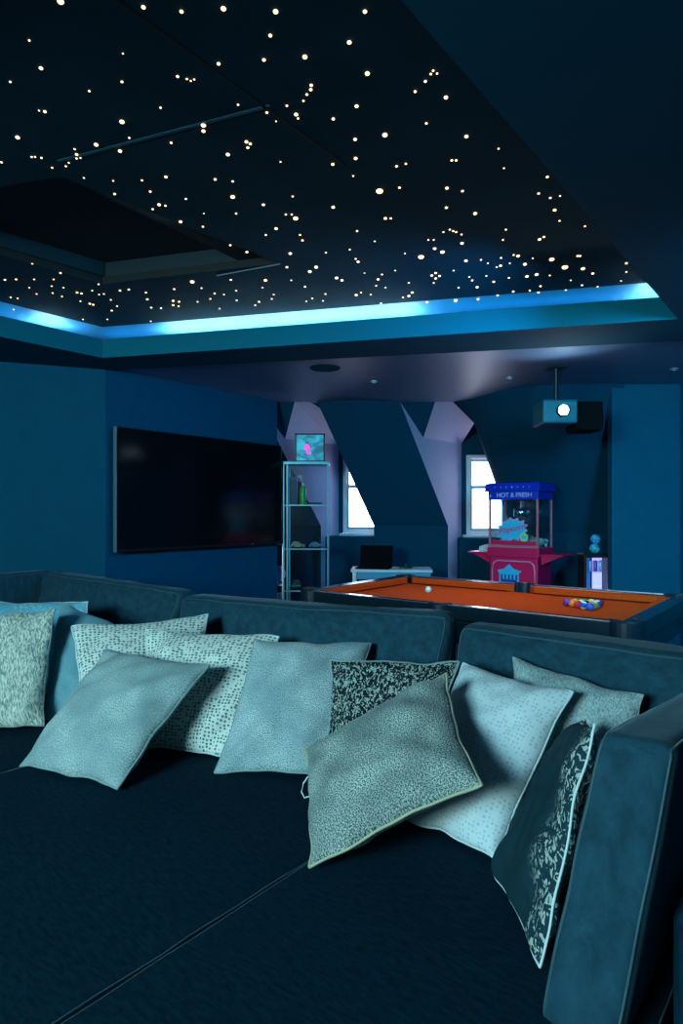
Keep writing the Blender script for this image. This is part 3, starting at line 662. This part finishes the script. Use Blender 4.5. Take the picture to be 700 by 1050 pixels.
cells = [(r, c) for r in range(5) for c in range(r+1)]
kinds = [('yellow', 0), ('red', 1), ('purple', 0), ('green', 0), ('black', 0), ('yellow', 1), ('blue', 1), ('maroon', 1), ('orange', 1), ('green', 1), ('orange', 0), ('red', 0), ('purple', 1), ('maroon', 0), ('blue', 0)]
# near row (seen in front) gets purple, orange, red, white-striped and blue, like the photo
order = {}
nearrow = [('purple', 0), ('orange', 0), ('red', 0), ('blue', 1), ('blue', 0)]
rest = [k for k in kinds if k not in nearrow]
for (r, c) in cells:
    k = nearrow[r] if c == 0 else rest.pop(0)
    x = -(r-2.0)*dd*.866*-1-.0; y = (c-r/2)*dd
    # the rack's rows: r along W, c along U
    p = rack+W*(r-2.4)*dd*.866+U*y
    o = pb.copy(); o.data = pb.data.copy(); COL.objects.link(o); o.location = p; o.rotation_euler = (random.uniform(-1, 1), random.uniform(-1, 1), random.uniform(-3, 3))
    colr = (.01, .01, .012) if k[0] == 'black' else bc[k[0]]
    o.data.materials.clear(); o.data.materials.append(ballmat('ball_%s_%d' % k, colr, k[1]))
    tag(o, ('%s-striped white' % k[0] if k[1] else 'solid %s' % k[0])+' pool ball in the racked triangle at the right end of the orange cloth', 'pool ball', 'racked pool balls')

# ================= POPCORN CART =================
M['red'] = mat('red_enamel', (.90, .010, .10), .35); M['rose'] = mat('rose_post', (.70, .16, .20), .35)
M['roof'] = mat('blue_sign', (.006, .03, .50), .35); M['pink'] = mat('pink_print', (.75, .40, .62), .5); M['cyan'] = mat('cyan_print', (.03, .50, .80), .5)
M['navy'] = mat('navy_print', (.02, .05, .30), .5); M['grn'] = mat('yellow_print', (.6, .75, .15), .5); M['pop'] = mat('popcorn', (.75, .72, .62), .9)
cw, cdp = .54, .40
co = Vector((1.985, 6.40, 0))-W*cw
cart = thing('popcorn_cart', 'red popcorn cart with glass case and blue starred canopy by the window', 'popcorn machine', co)
link('base_cabinet', bx(0.01, 0.01, .10, cw-.01, cdp-.01, .93, .01), M['red'], cart)
link('counter', bx(-.012, -.012, .93, cw+.012, cdp+.012, 1.03, .008), M['red'], cart)
def shelf(x0, x1, name):
    s = 1 if x1 > x0 else -1; bm = bmesh.new()
    link(name, bx(min(x0, x1), .02, .955, max(x0, x1), cdp-.02, .972, .004), M['red'], cart)
    link('shelf_bracket', prism(bmesh.new(), [(x0, .05, .955), (x0+s*.2, .05, .955), (x0, .05, .86)], (0, .012, 0)), M['red'], cart)
shelf(-.012, -.26, 'side_shelf'); shelf(cw+.012, cw+.24, 'side_shelf')
link('frame_line', (lambda b: [tube(b, [(x, -.004+.012, z) for x, z in ((.04, .55), (.04, .80), (.05, .86), (.09, .89), (cw-.09, .89), (cw-.05, .86), (cw-.04, .80), (cw-.04, .55), (.04, .55))], .006)] and b)(bmesh.new()), M['pink'], cart, label='pink printed border')
em = prism(bmesh.new(), [(x, .006, z) for x, z in ((.12, .58), (.335, .58), (.335, .76), (.36, .79), (.28, .81), (.228, .86), (.175, .81), (.10, .79), (.12, .76))], (0, -.006, 0))
emb = link('tent_emblem', em, M['cyan'], cart, label='blue printed tent emblem')
bm = bmesh.new()
for i in range(5): box(bm, .14+i*.04, -.004, .59, .158+i*.04, -.001, .75)
box(bm, .15, -.006, .66, .31, -.004, .70)
link('emblem_stripe', bm, M['navy'], emb)
for x in (0, cw-.022):
    for y in (0, cdp-.022): link('post', bx(x, y, 1.03, x+.022, y+.022, 1.60, .003), M['rose'], cart)
link('bottom_rail', bx(.022, 0, 1.03, cw-.022, .012, 1.055), M['rose'], cart)
for a in ((.022, .004, 1.05, cw-.022, .008, 1.53), (.022, cdp-.008, 1.05, cw-.022, cdp-.004, 1.53), (.004, .022, 1.05, .008, cdp-.022, 1.53), (cw-.008, .022, 1.05, cw-.004, cdp-.022, 1.53)):
    link('glass_panel', bx(*a), M['case_glass'], cart)
sg = link('sign_band', bx(-.004, -.004, 1.53, cw+.004, cdp+.004, 1.62, .004), M['roof'], cart, label='blue sign band')
bm = bmesh.new(); o_, z0, z1, e = .035, 1.615, 1.70, .012
v0 = [(-o_, -o_), (cw+o_, -o_), (cw+o_, cdp+o_), (-o_, cdp+o_)]; v1 = [(-e, -e), (cw+e, -e), (cw+e, cdp+e), (-e, cdp+e)]
prof = [bm.verts.new((*p, z0)) for p in v0]+[bm.verts.new((*p, z1)) for p in v1]+[bm.verts.new((p[0]*.8+.045, p[1]*.8+.04, z1+.008)) for p in v1]
bm.faces.new(prof[0:4][::-1]); bm.faces.new(prof[8:12])
for k in (0, 4):
    for i in range(4): bm.faces.new((prof[k+i], prof[k+(i+1) % 4], prof[k+4+(i+1) % 4], prof[k+4+i]))
rf = link('roof', bm, M['roof'], cart, label='flared blue canopy')
bm = bmesh.new()
for i in range(7):
    r = .011 if i == 3 else .007; x = cw/2+(i-3)*.062; sph(bm, (x, -o_+.010, (z0+z1)/2), r, 8, (1, .6, 1))
link('roof_star', bm, mat('pale_dot', (.25, .55, .95), .5), rf)
def text(s, size, m, parent, loc, rot=(math.pi/2, 0, 0), ext=.001, shear=0, name='lettering', space=1.0):
    c = bpy.data.curves.new(name, 'FONT'); c.body = s; c.size = size; c.extrude = ext; c.align_x = 'CENTER'; c.align_y = 'CENTER'; c.shear = shear; c.space_character = space; c.offset = .0006
    t = bpy.data.objects.new('tmp_text', c); COL.objects.link(t); bpy.context.view_layer.update()
    me = bpy.data.meshes.new_from_object(t.evaluated_get(bpy.context.evaluated_depsgraph_get())); bpy.data.objects.remove(t)
    me.materials.clear(); me.materials.append(M[m]); me.name = name
    o = bpy.data.objects.new(name, me); COL.objects.link(o); o.location = loc; o.rotation_euler = rot; o.parent = parent; return o
M['sign_txt'] = mat('sign_lettering', (.45, .55, .85), .5)
text('HOT & FRESH', .068, 'sign_txt', sg, (cw/2+.015, -.006, 1.575), space=.92)
link('drop_mark', lathe(bmesh.new(), [(.001, -.02), (.012, -.012), (.004, .004), (.001, .018)], c=(.022, -.006, 1.575), seg=8), M['sign_txt'], sg)
# burst decal on the front glass
bm = bmesh.new(); pts = []; rr = random.Random(4)
for i in range(26):
    a = 2*math.pi*i/26; k = (1 if i % 2 else .78)*rr.uniform(.93, 1.07); pts.append((cw*.48+math.cos(a)*.17*k, .002, 1.215+math.sin(a)*.115*k+math.cos(a)*.02))
prism(bm, pts, (0, -.002, 0)); bd = link('burst_decal', bm, M['cyan'], cart, label='blue spiky printed burst')
bm = bmesh.new(); pts2 = [(cw*.48+(p[0]-cw*.48)*1.10, .0035, 1.215+(p[2]-1.215)*1.12) for p in pts]; prism(bm, pts2, (0, -.001, 0)); link('burst_outline', bm, M['pink'], bd)
text('Popcorn', .085, 'red', bd, (cw*.48, -.002, 1.225), rot=(math.pi/2, -.22, 0), shear=.3)
bm = cyl(bmesh.new(), (cw*.72, .001, 1.14), .045, .004, seg=20, axis='y'); yd = link('round_badge', bm, M['grn'], bd)
bm = cyl(bmesh.new(), (cw*.72, -.003, 1.14), .026, .002, seg=20, axis='y'); link('badge_centre', bm, M['cyan'], yd)
link('red_strip', bx(.024, .001, 1.056, cw-.024, .003, 1.10), M['red'], cart)
bm = bmesh.new(); rr = random.Random(3)
for i in range(260):
    x, y = rr.uniform(.03, cw-.03), rr.uniform(.03, cdp-.03); h = .06+.07*math.exp(-((x-.3)**2+(y-.22)**2)/.02)
    sph(bm, (x, y, 1.04+rr.uniform(0, h)), rr.uniform(.010, .016), 6)
pc = link('popcorn_heap', bm, M['pop'], cart); pc['kind'] = 'stuff'
kt = link('kettle', lathe(bmesh.new(), [(.05, 0), (.075, .02), (.075, .09), (.06, .10)], c=(.27, .22, 1.34)), M['chrome'], cart, smooth=True)
link('kettle_rod', cyl(bmesh.new(), (.27, .22, 1.49), .008, .10), M['chrome'], kt)
for x in (.06, cw-.06):
    for y in (.06, cdp-.06): link('foot', cyl(bmesh.new(), (x, y, .05), .03, .10), M['black'], cart)
nap = thing('paper_bag', 'white paper bag lying on the left side shelf of the red popcorn cart', 'paper bag', co+W*(-.13)+U*.2+Vector((0, 0, .972)))
link('sheet', prism(bmesh.new(), [(-.06, -.05, 0), (.10, -.05, 0), (.10, -.05, .03), (.02, -.05, .075), (-.05, -.05, .05)], (0, .12, 0)), M['white'], nap)

M['cyanmetal'] = mat('cabinet_top_metal', (.10, .42, .52), .4, .5); M['frame_metal'] = mat('cabinet_frame_metal', (.12, .26, .33), .4, .7)
# ================= DISPLAY CABINET =================
dc0 = dp(290, 473, 6.85); dw = 47/F*6.85; dh = dc0.z
dcab = thing('display_cabinet', 'tall slim glass display cabinet with pale metal frame beside the television', 'display cabinet', (dc0.x, 6.85, 0), 0)
dd_ = .32
for x in (0.035, dw-.02):
    for y in (0, dd_-.02): link('post', bx(x, y, 0, x+.02, y+.02, dh-.03, .003), M['frame_metal'], dcab)
link('post', bx(0, .02, 0, .012, .032, dh-.03), M['frame_metal'], dcab)
link('top_panel', bx(0, -.01, dh-.035, dw+.005, dd_+.01, dh, .006), M['cyanmetal'], dcab)
link('bottom_panel', bx(.03, 0, .02, dw, dd_, .07, .006), M['frame_metal'], dcab)
shz = []
for py in (518, 563, 606):
    z = 1.4+(525-py)/F*6.85; shz.append(z)
    sh = link('glass_shelf', bx(0.0, .0, z-.006, dw, dd_, z+.006), M['glass'], dcab)
    link('shelf_rim', bx(0.0, -.004, z-.008, dw, .002, z+.006), M['frame_metal'], dcab)
for a in ((0.036, dd_-.006, .07, dw-.002, dd_-.002, dh-.036), (0.040, .02, .07, .044, dd_-.02, dh-.036), (dw-.008, .02, .07, dw-.004, dd_-.02, dh-.036)): link('glass_panel', bx(*a), M['glass'], dcab)
link('door', bx(.056, .006, .08, dw-.022, .010, dh-.04), M['glass'], dcab)
dl = (dc0.x, 6.85)
def indc(px, zz, dy=.16): d = 6.85+dy; return Vector(((px-350)/F*d, d, zz))
# picture on top
pp = dp(317.5, 473, 6.92); pw, ph = .33, .315
pic = thing('framed_picture', 'small square framed glowing blue picture with a pink blob on the cabinet top', 'picture', (pp.x, 6.95, dh), 0)
link('frame', box(box(box(bx(-pw/2, 0, 0, -pw/2+.018, .04, ph), pw/2-.018, 0, 0, pw/2, .04, ph), -pw/2, 0, 0, pw/2, .04, .018), -pw/2, 0, ph-.018, pw/2, .04, ph), M['black'], pic)
m = mat('picture_screen', (.02, .2, .3), .4); nt = m.node_tree; b = nt.nodes['Principled BSDF']; tc = nt.nodes.new('ShaderNodeTexCoord')
n = nt.nodes.new('ShaderNodeTexNoise'); n.inputs['Scale'].default_value = 9; n.inputs['Detail'].default_value = 4; n.inputs['Distortion'].default_value = 1
nt.links.new(tc.outputs['Object'], n.inputs['Vector']); r = nt.nodes.new('ShaderNodeValToRGB'); r.color_ramp.elements[0].color = (.0, .03, .07, 1); r.color_ramp.elements[1].color = (.02, .42, .60, 1)
r.color_ramp.elements[0].position = .38; r.color_ramp.elements[1].position = .62
nt.links.new(n.outputs['Fac'], r.inputs['Fac']); nt.links.new(r.outputs['Color'], b.inputs['Emission Color']); b.inputs['Emission Strength'].default_value = .9
sc_ = link('picture_face', bx(-pw/2+.018, .012, .018, pw/2-.018, .03, ph-.018), m, pic)
link('pink_blob', sph(sph(bmesh.new(), (-.03, .012, .16), .032, 12, (1, .15, 1.3)), (-.015, .012, .10), .02, 12, (1.3, .15, .8)), mat('pink_glow', (.8, .05, .5), .4, emit=(.9, .08, .55), es=.9), sc_)
# things on shelves
M['bgreen'] = mat('green_glass', (.01, .45, .05), .2, emit=(.0, .5, .04), es=.0); M['navybox'] = mat('navy_box', (.01, .03, .09), .6)
def dcob(name, label, cat, bm, m, p, smooth=False): return tag(link(name, bm, m, loc=None, smooth=smooth), label, cat)
def place(name, label, cat, p, rz=0): return thing(name, label, cat, p, rz)
z1_, z2_, z3_ = [z+.0065 for z in shz]
b_ = place('bottle', 'bright green bottle standing on the top glass shelf of the cabinet', 'bottle', indc(310.5, z1_))
link('body', lathe(bmesh.new(), [(.035, 0), (.037, .01), (.037, .17), (.03, .195), (.014, .21)]), M['bgreen'], b_, smooth=True)
link('cap', lathe(bmesh.new(), [(.013, .21), (.013, .235), (.010, .24)]), M['white'], b_)
b_ = place('bottle', 'slender pale bottle with white cap behind the green bottle', 'bottle', indc(307.5, z1_, .25))
link('body', lathe(bmesh.new(), [(.02, 0), (.022, .01), (.022, .22), (.012, .26)]), M['navybox'], b_, smooth=True)
link('cap', lathe(bmesh.new(), [(.013, .26), (.02, .30), (.016, .33), (.008, .335)]), M['white'], b_, smooth=True)
b_ = place('box', 'dark navy upright box on the top glass shelf left of the green bottle', 'box', indc(301, z1_, .14))
link('carton', bx(-.045, -.04, 0, .04, .04, .30, .004), M['navybox'], b_); link('lid', bx(-.047, -.042, .27, .042, .042, .305, .003), mat('navy_lid', (.02, .08, .15), .5), b_)
b_ = place('tray', 'flat dark tray on the top glass shelf right of the green bottle', 'tray', indc(323, z1_, .12)); link('base', bx(-.07, -.04, 0, .07, .05, .02, .006), M['navybox'], b_); link('lip', bx(-.074, -.044, .015, .074, .054, .024, .003), M['navybox'], b_)
b_ = place('toy_car', 'small dark model car with golden trim on the middle glass shelf', 'model car', indc(305, z2_, .12)); 
link('body', prism(bmesh.new(), [(-.08, -.03, .012), (.08, -.03, .012), (.08, -.03, .035), (.035, -.03, .045), (.01, -.03, .07), (-.04, -.03, .07), (-.07, -.03, .042)], (0, .06, 0)), mat('car_gold', (.30, .26, .12), .3), b_)
for x in (-.045, .045): link('wheel', cyl(bmesh.new(), (x, -.0, .014), .014, .066, axis='y', seg=14), M['black'], b_)
b_ = place('toy_car', 'small blue-grey model car at the right of the middle glass shelf', 'model car', indc(324, z2_, .16)); 
link('body', prism(bmesh.new(), [(-.08, -.03, .012), (.08, -.03, .012), (.08, -.03, .03), (.03, -.03, .04), (.01, -.03, .06), (-.04, -.03, .06), (-.07, -.03, .038)], (0, .06, 0)), mat('car_grey', (.08, .2, .3), .3), b_)
for x in (-.045, .045): link('wheel', cyl(bmesh.new(), (x, -.0, .014), .014, .066, axis='y', seg=14), M['black'], b_)
b_ = place('helmet', 'small dark round helmet with green stripe on the low glass shelf', 'helmet', indc(303, z3_, .15))
link('shell', lathe(bmesh.new(), [(.05, 0), (.06, .03), (.055, .07), (.03, .095), (.004, .10)]), M['navybox'], b_, smooth=True); link('stripe', bx(-.062, -.06, .028, .062, .06, .045, .01), M['bgreen'], b_)
# glass side stand with the round fan
st = thing('glass_stand', 'low glass stand left of the tall cabinet, half hidden by the wall end', 'stand', (-.80, 7.05, 0), 0)
zt = 1.4-33/F*7.05
for z in (zt, 1.4-75/F*7.05, 1.4-97/F*7.05): link('glass_shelf', bx(0, 0, z-.006, .15, .12, z+.006), M['glass'], st); 
for z in (zt, 1.4-75/F*7.05, 1.4-97/F*7.05): link('shelf_rim', bx(0, -.004, z-.007, .15, 0, z+.007), M['alu'], st)
for x in (0, .14):
    for y in (0, .11): link('post', bx(x, y, 0, x+.01, y+.01, zt), M['alu'], st)
zf = 1.4-75/F*7.05+.0065
fn = thing('desk_fan', 'small round pale fan face on the glass stand at the wall end', 'fan', (-.715, 7.10, zf), 0)
M['fan'] = mat('pale_violet', (.6, .6, .9), .35)
bm = bmesh.new(); R_ = .085
ring = [(R_*math.cos(a), 0, R_+.03+R_*math.sin(a)) for a in [2*math.pi*i/28 for i in range(28)]]
link('guard_ring', tube(bm, ring, .008, 6, True), M['fan'], fn, smooth=True)
link('face', cyl(bmesh.new(), (0, .012, R_+.03), R_*.92, .012, seg=28, axis='y'), mat('fan_face', (.25, .3, .6), .3), fn)
bm = bmesh.new()
for i in range(10): a = i*math.pi/5; tube(bm, [(0, -.002, R_+.03), (R_*math.cos(a), -.002, R_+.03+R_*math.sin(a))], .0025, 5)
link('guard_spokes', bm, M['fan'], fn); link('foot', lathe(bmesh.new(), [(.035, 0), (.035, .008), (.008, .012), (.008, .035)]), M['fan'], fn)
for i, (x, y) in enumerate(((-.735, 7.09), (-.70, 7.12))):
    g_ = place('crystal_glass', ['sparkling crystal glass low on the glass stand, the left one', 'sparkling crystal glass low on the glass stand, the right one'][i], 'glass', (x, y, 1.4-97/F*7.05+.0065))
    link('bowl', lathe(bmesh.new(), [(.012, .05), (.02, .065), (.026, .12), (.024, .14)], seg=14), mat('crystal', (.8, .8, 1), .1, spec=1, vary=.5, vscale=60), g_, smooth=True); link('stem', lathe(bmesh.new(), [(.022, 0), (.004, .006), (.004, .05)], seg=12), M['fan'], g_, smooth=True)

# ================= DESK WITH LAPTOP =================
dk = thing('desk', 'small white-topped desk with blue front edge under the sloped wall', 'desk', Vector((.10, 7.0, 0)), math.radians(-4))
Z = 1.4-59/F*7.0
link('desktop', bx(0, 0, Z-.03, .90, .42, Z, .006), M['white'], dk); link('front_drawer', bx(.07, .01, Z-.11, .88, .40, Z-.03, .006), mat('blue_lacquer', (.05, .32, .50), .35), dk)
for x in (.02, .85):
    for y in (.02, .37): link('leg', bx(x, y, 0, x+.03, y+.03, Z-.03, .003), M['alu'], dk)
lp = thing('laptop', 'open black laptop standing on the left of the small white desk', 'laptop', Vector((.36, 7.12, Z)), math.radians(-14))
link('keyboard_base', bx(-.19, -.10, 0.0, .19, .14, .018, .004), M['matt'], lp)
bm = bx(-.19, 0, 0, .19, .012, .245, .004); bmesh.ops.rotate(bm, verts=bm.verts, cent=(0, 0, 0), matrix=Matrix.Rotation(-.25, 3, 'X')); bmesh.ops.translate(bm, verts=bm.verts, vec=(0, .13, .014))
link('lid', bm, M['matt'], lp)
ms = thing('table_phone', 'small black gadget on the right of the white desk beside the laptop', 'phone', Vector((.72, 7.12, Z)), -.3)
link('base', bx(-.07, -.04, 0, .07, .05, .025, .008), M['black'], ms); link('knob', sph(bmesh.new(), (0, 0, .03), .02, 12), M['soffit'], ms, smooth=True)

# ================= PROJECTOR =================
pj = dp(577.5, 420.5, 5.15); 
pr = thing('projector', 'ceiling projector with a glaring white-blue lens near the partition wall', 'projector', (pj.x, pj.y, pj.z), math.radians(-2))
M['pj'] = mat('projector_case', (.01, .12, .18), .5)
link('case', bx(-.155, .03, -.10, .13, .36, .095, .02, 3), M['pj'], pr)
link('side_case', bx(.135, .10, -.15, .36, .38, .09, .02, 3), M['matt'], pr)
ln = link('lens_ring', cyl(bmesh.new(), (0, .02, 0), .05, .05, .055, axis='y'), M['black'], pr)
link('lens', sph(bmesh.new(), (0, -.002, 0), .042, 20, (1, .35, 1)), M['lens'], ln, smooth=True)
link('mount_plate', bx(-.08, .12, ZC-pj.z-.012, .08, .28, ZC-pj.z, .003), M['black'], pr); link('mount_pole', cyl(bmesh.new(), (0, .2, (.09+ZC-pj.z)/2), .018, ZC-pj.z-.09), M['black'], pr)
sl = bpy.data.lights.new('projector_beam', 'SPOT'); sl.energy = 14; sl.color = (.7, .92, 1); sl.spot_size = math.radians(150); sl.spot_blend = 1; sl.shadow_soft_size = .04
so = bpy.data.objects.new('projector_beam', sl); COL.objects.link(so); so.location = (pj.x-.03, pj.y-.10, pj.z); so.rotation_euler = Vector((-.5, -1, .45)).to_track_quat('-Z', 'Y').to_euler()

# ================= CORNER DRINKS UNIT =================
fx = dp(599, 568, 6.22)
fr = thing('drinks_fridge', 'small black glass-front drinks fridge lit violet inside, beside the partition wall', 'fridge', (fx.x, 6.22, 0), 0)
fz = fx.z; fw = .44
bm = bx(0, 0, .02, fw, .02, fz, .0); 
box(bm, 0, 0, 0, .025, .42, fz, .004); box(bm, fw-.025, 0, 0, fw, .42, fz, .004); bm.free()
bm = bmesh.new()
box(bm, 0, 0, 0, .03, .10, fz); 
bm.free()
case = bmesh.new(); box(case, 0, 0, 0, .022, .19, fz, .004); box(case, .24, 0, 0, .262, .19, fz, .004); box(case, .022, .17, 0, .24, .19, fz); box(case, .022, 0, fz-.03, .24, .17, fz); box(case, .022, 0, 0, .24, .17, .06)
link('case', case, M['black'], fr)
dr = link('glass_door', bx(.024, .002, .065, .238, .008, fz-.032), M['glass'], fr)
link('door_handle', bx(.225, -.012, .4, .233, .002, .7, .003), M['chrome'], dr)
M['glow'] = mat('fridge_lamp', (.8, .7, 1), .4, emit=(.55, .42, 1), es=1.1)
link('lamp_strip', bx(.14, .155, .5, .235, .168, fz-.05), M['glow'], fr)
link('inner_back', bx(.024, .16, .5, .12, .168, fz-.05), mat('fridge_liner', (.05, .2, .45), .4, emit=(.03, .10, .35), es=.8), fr)
link('shelf', bx(.024, .02, .80, .238, .16, .808), M['glass'], fr); link('shelf', bx(.024, .02, .62, .238, .16, .628), M['glass'], fr)
cancol = [((.6, .6, .95), 'silver'), ((.45, .12, .6), 'violet'), ((.75, .7, .95), 'white')]
for i, (c, nm) in enumerate(cancol):
    cn = thing('drink_can', '%s drink can on the upper shelf inside the small black fridge' % nm, 'can', (fx.x+.09+i*.05, 6.30, .8085), 0, 'cans in the small fridge')
    link('body', lathe(bmesh.new(), [(.018, 0), (.02, .006), (.02, .10), (.016, .108)], seg=14), mat('can_'+nm, c, .3, .3), cn, smooth=True); link('lid', lathe(bmesh.new(), [(.015, .108), (.013, .111)], seg=14), M['chrome'], cn)
for i, nm in enumerate(('lower', 'upper')):
    z = fz+(0 if i == 0 else .093)
    gl = thing('glitter_ball', 'small blue-green marbled ball on top of the black fridge, the %s one' % nm, 'ball', (fx.x+.13+.01*i, 6.30, z), 0)
    link('sphere', sph(bmesh.new(), (0, 0, .048), .048, 20), mat('marble_%s' % nm, (.03, .35, .55), .25, vary=.9, vscale=25), gl, smooth=True); link('band', lathe(bmesh.new(), [(.0485, .044), (.0488, .048), (.0485, .052)]), mat('band_%s' % nm, ((.05, .5, .3), (.05, .12, .6))[i], .3), gl)
